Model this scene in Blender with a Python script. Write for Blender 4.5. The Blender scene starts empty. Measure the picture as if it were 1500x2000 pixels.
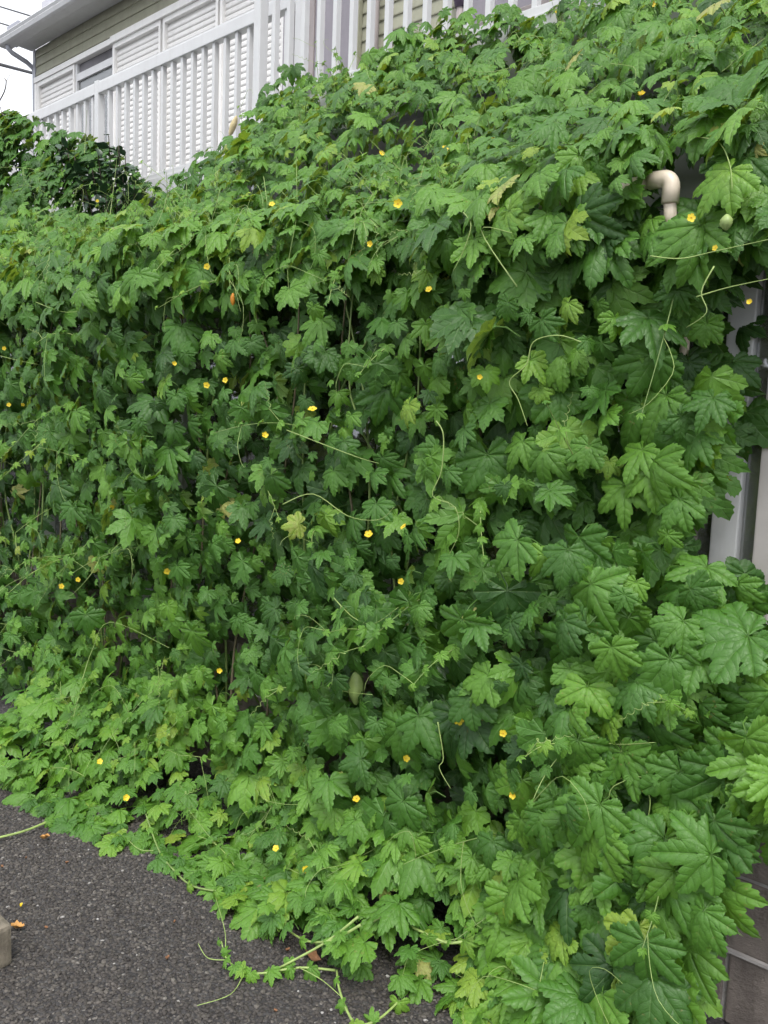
import bpy, bmesh, math, random
import numpy as np
from mathutils import Vector, Matrix
R = math.radians
random.seed(7)
rng = np.random.default_rng(11)
scene = bpy.context.scene

# ------------------------------------------------------------------ camera
F_PX, CAM_H = 1600.0, 1.5                       # focal length in px of a 1500x2000 frame, eye height
yaw, pitch, roll = R(49.0), R(-6.0), R(2.2)     # X runs along the house, Y into it
fw = np.array([-math.cos(yaw)*math.cos(pitch), math.sin(yaw)*math.cos(pitch), math.sin(pitch)])
rt0 = np.array([math.sin(yaw), math.cos(yaw), 0.0]); up0 = np.cross(rt0, fw)
rt = rt0*math.cos(roll)+up0*math.sin(roll); up = up0*math.cos(roll)-rt0*math.sin(roll)
CAM = np.array([0.0, 0.0, CAM_H])
cd = bpy.data.cameras.new('camera'); cam = bpy.data.objects.new('camera', cd)
scene.collection.objects.link(cam); scene.camera = cam
cam.matrix_world = Matrix(((rt[0], up[0], -fw[0], 0), (rt[1], up[1], -fw[1], 0), (rt[2], up[2], -fw[2], CAM_H), (0, 0, 0, 1)))
cd.sensor_fit = 'VERTICAL'; cd.sensor_height = 36.0; cd.lens = F_PX/2000*36.0
cd.clip_start = 0.05; cd.clip_end = 500.0
scene.render.resolution_x, scene.render.resolution_y = 768, 1024

def ray(x, y): return fw+rt*(x-750)/F_PX-up*(y-1000)/F_PX
def hit(x, y, axis, val):                        # a pixel's ray meets the plane axis = val
    r = ray(x, y); return CAM+r*((val-CAM[axis])/r[axis])
def proj(P):
    d = P-CAM; z = d@fw
    return 750+F_PX*(d@rt)/z, 1000-F_PX*(d@up)/z, z

# ------------------------------------------------------------------ overcast sky, soft sun, exposure
SUN_EL, SUN_AZ = R(58), R(135)                   # azimuth from +Y towards +X
w = bpy.data.worlds.new('World'); scene.world = w; w.use_nodes = True
nt = w.node_tree; nt.nodes.clear()
sky = nt.nodes.new('ShaderNodeTexSky'); sky.sky_type = 'NISHITA'; sky.sun_disc = False
sky.sun_elevation = SUN_EL; sky.sun_rotation = SUN_AZ
sky.air_density = 1.0; sky.dust_density = 4.0; sky.ozone_density = 1.0
hs = nt.nodes.new('ShaderNodeHueSaturation'); hs.inputs['Saturation'].default_value = 0.22
bg = nt.nodes.new('ShaderNodeBackground'); bg.inputs['Strength'].default_value = 0.15
wo = nt.nodes.new('ShaderNodeOutputWorld')
cl = nt.nodes.new('ShaderNodeMix'); cl.data_type = 'RGBA'; cl.inputs[0].default_value = 0.72; cl.inputs[7].default_value = (6.3, 6.5, 6.9, 1)   # even cloud cover over the whole sky
nt.links.new(sky.outputs[0], hs.inputs['Color']); nt.links.new(hs.outputs[0], cl.inputs[6]); nt.links.new(cl.outputs[2], bg.inputs['Color']); nt.links.new(bg.outputs[0], wo.inputs[0])
sl = bpy.data.lights.new('sun', 'SUN'); sl.energy = 1.5; sl.angle = R(24); sl.color = (1.0, 0.96, 0.9)
so = bpy.data.objects.new('sun', sl); scene.collection.objects.link(so)
sd = Vector((math.sin(SUN_AZ)*math.cos(SUN_EL), math.cos(SUN_AZ)*math.cos(SUN_EL), math.sin(SUN_EL)))
so.rotation_euler = sd.to_track_quat('Z', 'Y').to_euler(); so.location = (6, -6, 12)
vs = scene.view_settings; vs.view_transform = 'Standard'; vs.look = 'None'; vs.gamma = 1.0; vs.use_curve_mapping = False
vs.exposure = 0.82
scene.cycles.max_bounces = 5; scene.cycles.diffuse_bounces = 3; scene.cycles.glossy_bounces = 2; scene.cycles.use_adaptive_sampling = True; scene.cycles.adaptive_threshold = 0.035; scene.cycles.transparent_max_bounces = 8

# ------------------------------------------------------------------ helpers
def link(o, parent=None):
    scene.collection.objects.link(o)
    if parent is not None: o.parent = parent
    return o
def tag(o, label=None, cat=None, group=None, kind=None):
    if label: o['label'] = label
    if cat: o['category'] = cat
    if group: o['group'] = group
    if kind: o['kind'] = kind
    return o
def empty(name, label, cat, group=None):
    o = bpy.data.objects.new(name, None); o.empty_display_size = 0.1
    return tag(link(o), label, cat, group)
def mesh_np(name, V, T, mat, uv=None, attrs=None, smooth=True):
    me = bpy.data.meshes.new(name); V = np.asarray(V, np.float32); T = np.asarray(T, np.int32); nf = len(T); k = T.shape[1]
    me.vertices.add(len(V)); me.vertices.foreach_set('co', V.ravel())
    me.loops.add(nf*k); me.loops.foreach_set('vertex_index', T.ravel())
    me.polygons.add(nf); me.polygons.foreach_set('loop_start', np.arange(nf, dtype=np.int32)*k)
    me.polygons.foreach_set('use_smooth', np.full(nf, smooth))
    if uv is not None:
        l = me.uv_layers.new(name='UVMap'); l.data.foreach_set('uv', np.asarray(uv, np.float32)[T.ravel()].ravel())
    for n, a in (attrs or {}).items():
        at = me.attributes.new(n, 'FLOAT', 'POINT'); at.data.foreach_set('value', np.asarray(a, np.float32))
    me.update(calc_edges=True); me.materials.append(mat)
    return me
def obj(name, me, parent=None, loc=None):
    o = bpy.data.objects.new(name, me); link(o, parent)
    if loc is not None: o.location = loc
    return o
class MB:                                         # small mesh builder: boxes, prisms, tubes
    def __init__(s): s.v = []; s.f = []
    def box(s, x0, x1, y0, y1, z0, z1):
        b = len(s.v); s.v += [(x, y, z) for z in (z0, z1) for y in (y0, y1) for x in (x0, x1)]
        s.f += [tuple(b+i for i in q) for q in ((0,2,3,1),(4,5,7,6),(0,1,5,4),(2,6,7,3),(0,4,6,2),(1,3,7,5))]; return s
    def prism(s, sec, x0, x1):                    # a (y, z) section swept along X
        b = len(s.v); n = len(sec); s.v += [(x0, y, z) for y, z in sec]+[(x1, y, z) for y, z in sec]
        s.f += [(b+i, b+(i+1) % n, b+n+(i+1) % n, b+n+i) for i in range(n)]
        s.f += [tuple(b+i for i in reversed(range(n))), tuple(b+n+i for i in range(n))]; return s
    def tube(s, pts, r0, r1=None, n=6, cap=True):
        r1 = r0 if r1 is None else r1; pts = [Vector(p) for p in pts]; m = len(pts); b = len(s.v); nrm = None
        for i, p in enumerate(pts):
            d = (pts[min(i+1, m-1)]-pts[max(i-1, 0)])
            d = d.normalized() if d.length > 1e-9 else Vector((0, 0, 1))
            if nrm is None:
                nrm = d.orthogonal().normalized()
            nrm = (nrm-d*nrm.dot(d)); nrm = nrm.normalized() if nrm.length > 1e-6 else d.orthogonal().normalized()
            bi = d.cross(nrm); r = r0+(r1-r0)*i/max(1, m-1)
            s.v += [tuple(p+(nrm*math.cos(2*math.pi*k/n)+bi*math.sin(2*math.pi*k/n))*r) for k in range(n)]
        for i in range(m-1):
            for k in range(n):
                a = b+i*n+k; c = b+i*n+(k+1) % n; s.f.append((a, c, c+n, a+n))
        if cap: s.f += [tuple(b+k for k in reversed(range(n))), tuple(b+(m-1)*n+k for k in range(n))]
        return s
    def mesh(s, name, mat, smooth=False, bevel=0.0):
        me = bpy.data.meshes.new(name); me.from_pydata(s.v, [], s.f)
        if bevel:
            bm = bmesh.new(); bm.from_mesh(me)
            bmesh.ops.bevel(bm, geom=bm.edges[:], offset=bevel, segments=2, affect='EDGES', profile=0.6); bm.to_mesh(me); bm.free()
        me.update(); me.materials.append(mat)
        if smooth: me.polygons.foreach_set('use_smooth', np.full(len(me.polygons), True))
        return me
    def build(s, name, mat, parent=None, smooth=False, bevel=0.0): return obj(name, s.mesh(name, mat, smooth, bevel), parent)

def smooth_path(pts, k=5):
    pts = [np.array(p, float) for p in pts]; out = []
    for i in range(len(pts)-1):
        p0, p1, p2, p3 = pts[max(i-1, 0)], pts[i], pts[i+1], pts[min(i+2, len(pts)-1)]
        for j in range(k):
            u = j/k; out.append(0.5*((2*p1)+(-p0+p2)*u+(2*p0-5*p1+4*p2-p3)*u*u+(-p0+3*p1-3*p2+p3)*u**3))
    return out+[pts[-1]]
# ------------------------------------------------------------------ materials
def new_mat(name):
    m = bpy.data.materials.new(name); m.use_nodes = True; t = m.node_tree; t.nodes.clear()
    out = t.nodes.new('ShaderNodeOutputMaterial'); return m, t, out
def N(t, typ, **kw):
    n = t.nodes.new(typ)
    for k, v in kw.items():
        if k in n.inputs: n.inputs[k].default_value = v
        else: setattr(n, k, v)
    return n
def math_n(t, op, a, b=None, c=None, clamp=False):
    n = t.nodes.new('ShaderNodeMath'); n.operation = op; n.use_clamp = clamp
    for i, v in enumerate((a, b, c)):
        if v is None: continue
        if isinstance(v, (int, float)): n.inputs[i].default_value = v
        else: t.links.new(v, n.inputs[i])
    return n.outputs[0]
def ramp(t, fac, stops):
    n = t.nodes.new('ShaderNodeValToRGB'); e = n.color_ramp.elements
    while len(e) < len(stops): e.new(0.5)
    for i, (p, c) in enumerate(stops): e[i].position = p; e[i].color = (*c, 1) if len(c) == 3 else c
    t.links.new(fac, n.inputs[0]); return n.outputs[0]
def surf_mat(name, col, rough=0.5, var=0.12, scale=6.0, dirt=None, dirt_amt=0.35, bump=0.0, bscale=60.0, coord='Object', spec=0.5):
    """painted or mineral surface: base colour with slow mottling, optional dirt streaks and fine relief"""
    m, t, out = new_mat(name)
    tc = N(t, 'ShaderNodeTexCoord'); co = tc.outputs[coord]
    n1 = N(t, 'ShaderNodeTexNoise', Scale=scale, Detail=6.0, Roughness=0.6); t.links.new(co, n1.inputs['Vector'])
    lo = tuple(c*(1-var) for c in col); hi = tuple(min(1, c*(1+var)) for c in col)
    c = ramp(t, n1.outputs['Fac'], [(0.3, lo), (0.7, hi)])
    if dirt:
        mp = N(t, 'ShaderNodeMapping'); mp.inputs['Scale'].default_value = (9, 9, 1.2); t.links.new(co, mp.inputs[0])
        n2 = N(t, 'ShaderNodeTexNoise', Scale=1.6, Detail=8.0, Roughness=0.7); t.links.new(mp.outputs[0], n2.inputs['Vector'])
        f = math_n(t, 'MULTIPLY', ramp(t, n2.outputs['Fac'], [(0.48, (0, 0, 0)), (0.75, (1, 1, 1))]), dirt_amt)
        mx = N(t, 'ShaderNodeMix', data_type='RGBA'); t.links.new(f, mx.inputs[0]); t.links.new(c, mx.inputs[6]); mx.inputs[7].default_value = (*dirt, 1); c = mx.outputs[2]
    p = N(t, 'ShaderNodeBsdfPrincipled', Roughness=rough); p.inputs['Specular IOR Level'].default_value = spec; t.links.new(c, p.inputs['Base Color'])
    if bump:
        n3 = N(t, 'ShaderNodeTexNoise', Scale=bscale, Detail=8.0, Roughness=0.7); t.links.new(co, n3.inputs['Vector'])
        b = N(t, 'ShaderNodeBump', Strength=bump, Distance=0.01); t.links.new(n3.outputs['Fac'], b.inputs['Height']); t.links.new(b.outputs[0], p.inputs['Normal'])
    t.links.new(p.outputs[0], out.inputs[0]); return m

WHITE = surf_mat('white_aluminium', (0.57, 0.575, 0.585), 0.38, 0.05, 3, dirt=(0.42, 0.41, 0.40), dirt_amt=0.35)
SHUT = surf_mat('cream_shutter_paint', (0.72, 0.71, 0.695), 0.45, 0.04, 3, dirt=(0.5, 0.48, 0.45), dirt_amt=0.25)
SIDING = surf_mat('sage_siding_paint', (0.31, 0.31, 0.23), 0.6, 0.10, 5, dirt=(0.17, 0.17, 0.135), dirt_amt=0.35, bump=0.15, bscale=40)
LILAC = surf_mat('mauve_grey_panel', (0.235, 0.218, 0.245), 0.55, 0.10, 2, dirt=(0.16, 0.15, 0.165), dirt_amt=0.4)
PINKISH = surf_mat('pinkish_grey_kerb', (0.30, 0.265, 0.26), 0.6, 0.10, 4, dirt=(0.18, 0.165, 0.16), dirt_amt=0.5)
GREYPAINT = surf_mat('grey_paint', (0.36, 0.37, 0.42), 0.5, 0.08, 4)
ROOFDARK = surf_mat('dark_roof_sheet', (0.07, 0.065, 0.075), 0.5, 0.15, 4)
BEIGE = surf_mat('beige_pvc', (0.76, 0.66, 0.54), 0.36, 0.06, 8, dirt=(0.42, 0.36, 0.28), dirt_amt=0.3)
CONC = surf_mat('weathered_block', (0.20, 0.172, 0.155), 0.9, 0.35, 9, dirt=(0.07, 0.06, 0.055), dirt_amt=0.6, bump=0.7, bscale=110, spec=0.2)
MORTAR = surf_mat('mortar', (0.36, 0.34, 0.33), 0.9, 0.2, 14, bump=0.6, bscale=120, spec=0.2)
KERB = surf_mat('old_concrete', (0.23, 0.20, 0.155), 0.9, 0.3, 14, dirt=(0.08, 0.075, 0.06), dirt_amt=0.6, bump=0.8, bscale=140, spec=0.2)
CABLE = surf_mat('black_cable', (0.035, 0.035, 0.04), 0.6)
PLUM = surf_mat('dark_plum_plastic', (0.07, 0.05, 0.085), 0.4)

def glass_mat(name, tint, refl=0.25):
    m, t, out = new_mat(name)
    tr = N(t, 'ShaderNodeBsdfTransparent'); tr.inputs[0].default_value = (*tint, 1)
    df = N(t, 'ShaderNodeBsdfDiffuse'); df.inputs[0].default_value = (0.30, 0.31, 0.30, 1)
    gl = N(t, 'ShaderNodeBsdfGlossy', Roughness=0.06); gl.inputs[0].default_value = (0.9, 0.92, 0.95, 1)
    m1 = N(t, 'ShaderNodeMixShader'); m1.inputs[0].default_value = 0.45
    t.links.new(tr.outputs[0], m1.inputs[1]); t.links.new(df.outputs[0], m1.inputs[2])
    m2 = N(t, 'ShaderNodeMixShader'); m2.inputs[0].default_value = refl
    t.links.new(m1.outputs[0], m2.inputs[1]); t.links.new(gl.outputs[0], m2.inputs[2])
    t.links.new(m2.outputs[0], out.inputs[0]); return m
GLASS = glass_mat('dusty_glass', (0.55, 0.57, 0.55), 0.22)
GLASS2 = glass_mat('upper_window_glass', (0.35, 0.35, 0.36), 0.18)
POLY = surf_mat('smoky_roof_sheet', (0.045, 0.05, 0.045), 0.5)

def leaf_mat(name, per_object):
    m, t, out = new_mat(name)
    uv = N(t, 'ShaderNodeUVMap'); sp = N(t, 'ShaderNodeSeparateXYZ'); t.links.new(uv.outputs[0], sp.inputs[0])
    s, wv = sp.outputs[0], sp.outputs[1]
    if per_object:
        oi = N(t, 'ShaderNodeObjectInfo'); sc = N(t, 'ShaderNodeSeparateColor'); t.links.new(oi.outputs['Color'], sc.inputs[0]); tone = sc.outputs[0]; seed = sc.outputs[1]
    else:
        a = N(t, 'ShaderNodeAttribute', attribute_name='tone'); tone = a.outputs['Fac']
        a2 = N(t, 'ShaderNodeAttribute', attribute_name='seed'); seed = a2.outputs['Fac']
    # midrib and side veins from leaf coordinates: s along each lobe's rib, w away from it
    mid = math_n(t, 'SUBTRACT', 1.0, math_n(t, 'DIVIDE', wv, math_n(t, 'MULTIPLY_ADD', s, -0.010, 0.022)), clamp=True)
    ph = math_n(t, 'FRACT', math_n(t, 'MULTIPLY', math_n(t, 'MULTIPLY_ADD', wv, -0.72, s), 6.5))
    tri = math_n(t, 'ABSOLUTE', math_n(t, 'MULTIPLY_ADD', ph, 2.0, -1.0))
    sec = math_n(t, 'MULTIPLY', math_n(t, 'SUBTRACT', tri, 0.84), 6.25, clamp=True)
    cmb = N(t, 'ShaderNodeCombineXYZ'); t.links.new(s, cmb.inputs[0]); t.links.new(wv, cmb.inputs[1]); t.links.new(math_n(t, 'MULTIPLY', seed, 40.0), cmb.inputs[2])
    vo = N(t, 'ShaderNodeTexVoronoi', feature='DISTANCE_TO_EDGE', Scale=17.0); t.links.new(cmb.outputs[0], vo.inputs['Vector'])
    ter = math_n(t, 'SUBTRACT', 1.0, math_n(t, 'MULTIPLY', vo.outputs['Distance'], 9.0), clamp=True)
    vein = math_n(t, 'MAXIMUM', mid, math_n(t, 'MULTIPLY', sec, 0.7))
    no = N(t, 'ShaderNodeTexNoise', Scale=3.0, Detail=4.0); t.links.new(cmb.outputs[0], no.inputs['Vector'])
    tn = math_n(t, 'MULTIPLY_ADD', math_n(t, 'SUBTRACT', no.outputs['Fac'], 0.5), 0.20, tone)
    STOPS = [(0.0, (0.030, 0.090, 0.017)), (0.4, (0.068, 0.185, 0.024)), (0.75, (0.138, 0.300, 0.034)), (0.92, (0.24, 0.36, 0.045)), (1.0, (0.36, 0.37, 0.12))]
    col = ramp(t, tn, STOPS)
    mv = N(t, 'ShaderNodeMix', data_type='RGBA', blend_type='MULTIPLY'); t.links.new(math_n(t, 'MULTIPLY', math_n(t, 'MAXIMUM', math_n(t, 'MULTIPLY', sec, 0.9), math_n(t, 'MULTIPLY', ter, 0.45)), 0.5), mv.inputs[0])
    t.links.new(col, mv.inputs[6]); mv.inputs[7].default_value = (0.55, 0.6, 0.5, 1)
    ml = N(t, 'ShaderNodeMix', data_type='RGBA'); t.links.new(math_n(t, 'MULTIPLY', mid, 0.35), ml.inputs[0]); t.links.new(mv.outputs[2], ml.inputs[6]); ml.inputs[7].default_value = (0.16, 0.27, 0.09, 1)
    nb = N(t, 'ShaderNodeTexNoise', Scale=7.0, Detail=2.0); t.links.new(cmb.outputs[0], nb.inputs['Vector'])
    br = N(t, 'ShaderNodeMix', data_type='RGBA'); t.links.new(math_n(t, 'MULTIPLY', math_n(t, 'SUBTRACT', nb.outputs['Fac'], 0.70), 9.0, clamp=True), br.inputs[0]); t.links.new(ml.outputs[2], br.inputs[6]); br.inputs[7].default_value = (0.22, 0.19, 0.06, 1)
    # pale matt underside
    ge = N(t, 'ShaderNodeNewGeometry'); un = N(t, 'ShaderNodeMix', data_type='RGBA')
    t.links.new(math_n(t, 'MULTIPLY', ge.outputs['Backfacing'], 0.55), un.inputs[0]); t.links.new(br.outputs[2], un.inputs[6]); un.inputs[7].default_value = (0.17, 0.25, 0.10, 1)
    base = un.outputs[2]
    h = math_n(t, 'SUBTRACT', math_n(t, 'MULTIPLY', math_n(t, 'SUBTRACT', 1.0, math_n(t, 'MULTIPLY', tri, tri)), 0.8), math_n(t, 'ADD', math_n(t, 'MULTIPLY', vein, 0.8), math_n(t, 'MULTIPLY', ter, 0.35)))
    bp = N(t, 'ShaderNodeBump', Strength=0.36, Distance=0.003); t.links.new(h, bp.inputs['Height'])
    p = N(t, 'ShaderNodeBsdfPrincipled', Roughness=0.43); p.inputs['Specular IOR Level'].default_value = 0.45
    t.links.new(base, p.inputs['Base Color']); t.links.new(bp.outputs[0], p.inputs['Normal'])
    tl = N(t, 'ShaderNodeBsdfTranslucent'); hv = N(t, 'ShaderNodeMix', data_type='RGBA', blend_type='MULTIPLY'); hv.inputs[0].default_value = 1.0
    t.links.new(base, hv.inputs[6]); hv.inputs[7].default_value = (2.3, 1.9, 0.5, 1); t.links.new(hv.outputs[2], tl.inputs[0])
    mx = N(t, 'ShaderNodeMixShader'); mx.inputs[0].default_value = 0.26; t.links.new(p.outputs[0], mx.inputs[1]); t.links.new(tl.outputs[0], mx.inputs[2])
    t.links.new(mx.outputs[0], out.inputs[0]); return m
LEAF_OBJ = leaf_mat('vine_leaf', True)
LEAF_MASS = leaf_mat('vine_leaf_mass', False)
def plain_plant(name, col, rough=0.5, var=0.2, scale=30.0, transl=0.0):
    m, t, out = new_mat(name); tc = N(t, 'ShaderNodeTexCoord')
    no = N(t, 'ShaderNodeTexNoise', Scale=scale, Detail=4.0); t.links.new(tc.outputs['Object'], no.inputs['Vector'])
    c = ramp(t, no.outputs['Fac'], [(0.3, tuple(x*(1-var) for x in col)), (0.7, tuple(min(1, x*(1+var)) for x in col))])
    p = N(t, 'ShaderNodeBsdfPrincipled', Roughness=rough); t.links.new(c, p.inputs['Base Color'])
    if transl:
        tl = N(t, 'ShaderNodeBsdfTranslucent'); t.links.new(c, tl.inputs[0]); mx = N(t, 'ShaderNodeMixShader'); mx.inputs[0].default_value = transl
        t.links.new(p.outputs[0], mx.inputs[1]); t.links.new(tl.outputs[0], mx.inputs[2]); t.links.new(mx.outputs[0], out.inputs[0])
    else: t.links.new(p.outputs[0], out.inputs[0])
    return m
STEM = plain_plant('green_stem', (0.17, 0.25, 0.07), 0.5)
TENDRIL = plain_plant('pale_tendril', (0.27, 0.37, 0.11), 0.5)
OLDSTEM = plain_plant('dry_stem', (0.14, 0.12, 0.07), 0.8)
PETAL = plain_plant('yellow_petal', (0.84, 0.64, 0.04), 0.55, 0.1, 60, 0.25)
STAMEN = plain_plant('orange_stamen', (0.70, 0.30, 0.02), 0.6)
FRUIT = plain_plant('pale_gourd', (0.25, 0.34, 0.11), 0.5)
FRUIT_RIPE = plain_plant('ripe_gourd', (0.62, 0.24, 0.02), 0.5)
FRUIT_DRY = plain_plant('dry_gourd', (0.55, 0.46, 0.26), 0.8)
DEAD = plain_plant('dead_leaf', (0.26, 0.13, 0.065), 0.8, 0.35, 60)
DEAD_O = plain_plant('orange_dead_leaf', (0.52, 0.27, 0.08), 0.7, 0.25, 60)
DARKLEAF = plain_plant('dark_glossy_leaf', (0.026, 0.062, 0.026), 0.30, 0.3, 12, 0.08)
BARK = plain_plant('shrub_bark', (0.09, 0.07, 0.055), 0.9, 0.3, 40)

# ------------------------------------------------------------------ ground: coarse asphalt
m, t, out = new_mat('asphalt_binder')
tc = N(t, 'ShaderNodeTexCoord'); v = N(t, 'ShaderNodeTexVoronoi', Scale=95.0); t.links.new(tc.outputs['Object'], v.inputs['Vector'])
n = N(t, 'ShaderNodeTexNoise', Scale=3.0, Detail=6.0); t.links.new(tc.outputs['Object'], n.inputs['Vector'])
cv = ramp(t, v.outputs['Color'], [(0.1, (0.022, 0.020, 0.021)), (0.7, (0.05, 0.047, 0.047)), (0.97, (0.11, 0.105, 0.10))])
p = N(t, 'ShaderNodeBsdfPrincipled', Roughness=0.85); t.links.new(cv, p.inputs['Base Color'])
b = N(t, 'ShaderNodeBump', Strength=1.0, Distance=0.006, invert=True); t.links.new(v.outputs['Distance'], b.inputs['Height']); t.links.new(b.outputs[0], p.inputs['Normal'])
t.links.new(p.outputs[0], out.inputs[0]); ASPH = m
m, t, out = new_mat('asphalt_stone')
a = N(t, 'ShaderNodeAttribute', attribute_name='tone'); tc = N(t, 'ShaderNodeTexCoord')
n = N(t, 'ShaderNodeTexNoise', Scale=300.0, Detail=4.0); t.links.new(tc.outputs['Object'], n.inputs['Vector'])
f = math_n(t, 'MULTIPLY_ADD', math_n(t, 'SUBTRACT', n.outputs['Fac'], 0.5), 0.25, a.outputs['Fac'])
cv = ramp(t, f, [(0.0, (0.026, 0.022, 0.020)), (0.5, (0.062, 0.054, 0.048)), (0.85, (0.125, 0.112, 0.098)), (1.0, (0.42, 0.41, 0.40))])
p = N(t, 'ShaderNodeBsdfPrincipled', Roughness=0.7); t.links.new(cv, p.inputs['Base Color'])
t.links.new(p.outputs[0], out.inputs[0]); STONE = m
ground = MB(); ground.v = [(-60, -60, 0), (60, -60, 0), (60, 60, 0), (-60, 60, 0)]; ground.f = [(0, 1, 2, 3)]
ground = ground.build('ground', ASPH); tag(ground, 'dark coarse asphalt ground in front of the vine', kind='structure')
bm = bmesh.new(); bmesh.ops.create_icosphere(bm, subdivisions=1, radius=1.0)
iv = np.array([x.co[:] for x in bm.verts]); it = np.array([[x.index for x in q.verts] for q in bm.faces]); bm.free()
def stones(x0, x1, y0, y1, cell, smin, smax):
    nx, ny = int((x1-x0)/cell), int((y1-y0)/cell)
    gx, gy = np.meshgrid(np.arange(nx), np.arange(ny)); n = gx.size
    X = x0+(gx.ravel()+rng.random(n)*1.0)*cell; Y = y0+(gy.ravel()+rng.random(n)*1.0)*cell
    s = smin+(smax-smin)*rng.random(n)**1.7
    V = iv[None]*(1+rng.uniform(-0.22, 0.22, (n, len(iv), 1)))
    V = V*np.stack([s*rng.uniform(.8, 1.35, n), s*rng.uniform(.65, 1.0, n), s*rng.uniform(.4, .7, n)], 1)[:, None]
    th = rng.uniform(0, 2*np.pi, n); c, q = np.cos(th)[:, None], np.sin(th)[:, None]
    V = np.stack([V[..., 0]*c-V[..., 1]*q, V[..., 0]*q+V[..., 1]*c, V[..., 2]], 2)
    V[..., 0] += X[:, None]; V[..., 1] += Y[:, None]; V[..., 2] += (s*rng.uniform(-.15, .25, n))[:, None]
    T = it[None]+(np.arange(n)*len(iv))[:, None, None]
    slow = np.sin(X*2.1+Y*1.3)*np.sin(X*0.9-Y*2.7)*0.06
    tone = np.clip(rng.normal(0.42, 0.2, n)+slow, 0, 0.86); wh = rng.random(n) < 0.016; tone[wh] = rng.uniform(.80, .97, wh.sum()); V[wh] = (V[wh]-V[wh].mean(1, keepdims=True))*.75+V[wh].mean(1, keepdims=True)
    return V.reshape(-1, 3), T.reshape(-1, 3), np.repeat(tone, len(iv))
parts = [stones(-3.5, -0.9, 0.7, 1.75, 0.0098, 0.0038, 0.0082)]
V, T, tone = parts[0]
ag = obj('aggregate', mesh_np('aggregate', V, T, STONE, attrs={'tone': tone}, smooth=False), ground); ag['kind'] = 'stuff'

# ------------------------------------------------------------------ house behind
WALL_Y = 5.2
house = empty('house', 'two-storey sage-green sided house behind the balcony', 'house'); house.location = (-5, 7, 0)
def H(o): o.matrix_parent_inverse = house.matrix_world.inverted() if False else Matrix.Translation((5, -7, 0)); return o
H(MB().box(-10.66, 3.0, WALL_Y+0.02, 9.5, 0, 6.08).build('wall', surf_mat('pale_wall', (0.5, 0.5, 0.46), 0.7), house))
bme = MB().prism([(0.02, 0.0), (-0.014, 0.002), (-0.016, 0.010), (-0.002, 0.113), (0.02, 0.113)], -10.64, 3.0).mesh('siding_board', SIDING)
for i in range(25):
    o = H(obj('siding_board', bme, house, (0, WALL_Y, 3.36+0.108*i)))
H(MB().box(-10.70, -10.642, WALL_Y-0.02, WALL_Y+0.05, 0, 6.05).build('corner_trim', GREYPAINT, house))
H(MB().box(-10.74, 3.0, 4.985, 5.19, 6.062, 6.10).build('soffit', WHITE, house))
rf = MB(); rf.prism([(4.83, 6.135), (4.83, 6.155), (7.4, 6.95), (7.4, 6.90)], -10.9, 3.0); rf = H(rf.build('roof', ROOFDARK, house))
def RF(o): return o
gut = MB().prism([(4.96, 6.125), (4.80, 6.13), (4.79, 6.115), (4.805, 6.085), (4.80, 6.075), (4.815, 6.035), (4.84, 6.022), (4.955, 6.022), (4.965, 6.03)], -10.86, 3.0)
H(gut.build('gutter', WHITE, house))
H(MB().box(-10.72, 3.0, 4.967, 4.983, 6.03, 6.16).build('fascia_board', WHITE, house))
H(MB().tube([(-10.73, 4.88, 6.03), (-10.73, 4.88, 5.99), (-10.73, 4.93, 5.955), (-10.73, 5.12, 5.905), (-10.73, 5.2, 5.86), (-10.73, 5.22, 5.8), (-10.73, 5.22, 0.0)], 0.03, n=8).build('downpipe', GREYPAINT, house, smooth=True))
H(MB().box(-10.35, -8.2, 5.12, 5.5, 6.17, 6.52).build('rooftop_unit', surf_mat('pale_grey_metal', (0.55, 0.55, 0.6), 0.5), house, bevel=0.01))
H(MB().box(-10.72, -10.42, 4.86, 5.06, 6.14, 6.235).build('roof_end_cap', GREYPAINT, house, bevel=0.01))
# storm shutters, each with its ribs
slme = {}
def shutter(x0, x1, z0=3.5, z1=5.60):
    f = MB(); y0, y1 = WALL_Y-0.075, WALL_Y-0.015
    f.box(x0, x0+0.035, y0, y1, z0, z1); f.box(x1-0.035, x1, y0, y1, z0, z1); f.box(x0+0.035, x1-0.035, y0, y1, z1-0.05, z1); f.box(x0+0.035, x1-0.035, y0, y1, z0, z0+0.04)
    f.box(x0+0.035, x1-0.035, y1-0.012, y1-0.002, z0+0.04, z1-0.05)
    fr = H(f.build('storm_shutter', SHUT, house))
    key = round(x1-x0, 3)
    if key not in slme:
        slme[key] = MB().prism([(0.0, 0.0), (-0.007, 0.003), (-0.012, 0.012), (-0.012, 0.034), (-0.005, 0.050), (0.0, 0.0575)], 0, x1-x0-0.07).mesh('slat', SHUT, smooth=False)
    k = int((z1-z0-0.09)/0.0585)
    for i in range(k): obj('slat', slme[key], fr, (x0+0.035, WALL_Y-0.03, z0+0.04+0.0585*i))
for a_, b_ in ((-10.48, -9.56), (-8.71, -7.785), (-7.745, -6.82), (-6.785, -5.86)): shutter(a_, b_)
H(MB().box(-10.54, -10.484, WALL_Y-0.08, WALL_Y-0.01, 3.45, 5.65).build('window_jamb', SHUT, house))
H(MB().box(-10.54, -8.73, WALL_Y-0.09, WALL_Y-0.01, 5.602, 5.665).build('window_head', SHUT, house))
H(MB().box(-8.728, -5.84, WALL_Y-0.10, WALL_Y-0.01, 5.602, 5.672).build('window_head', SHUT, house))
wf = MB(); y0, y1 = WALL_Y-0.06, WALL_Y-0.012
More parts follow.
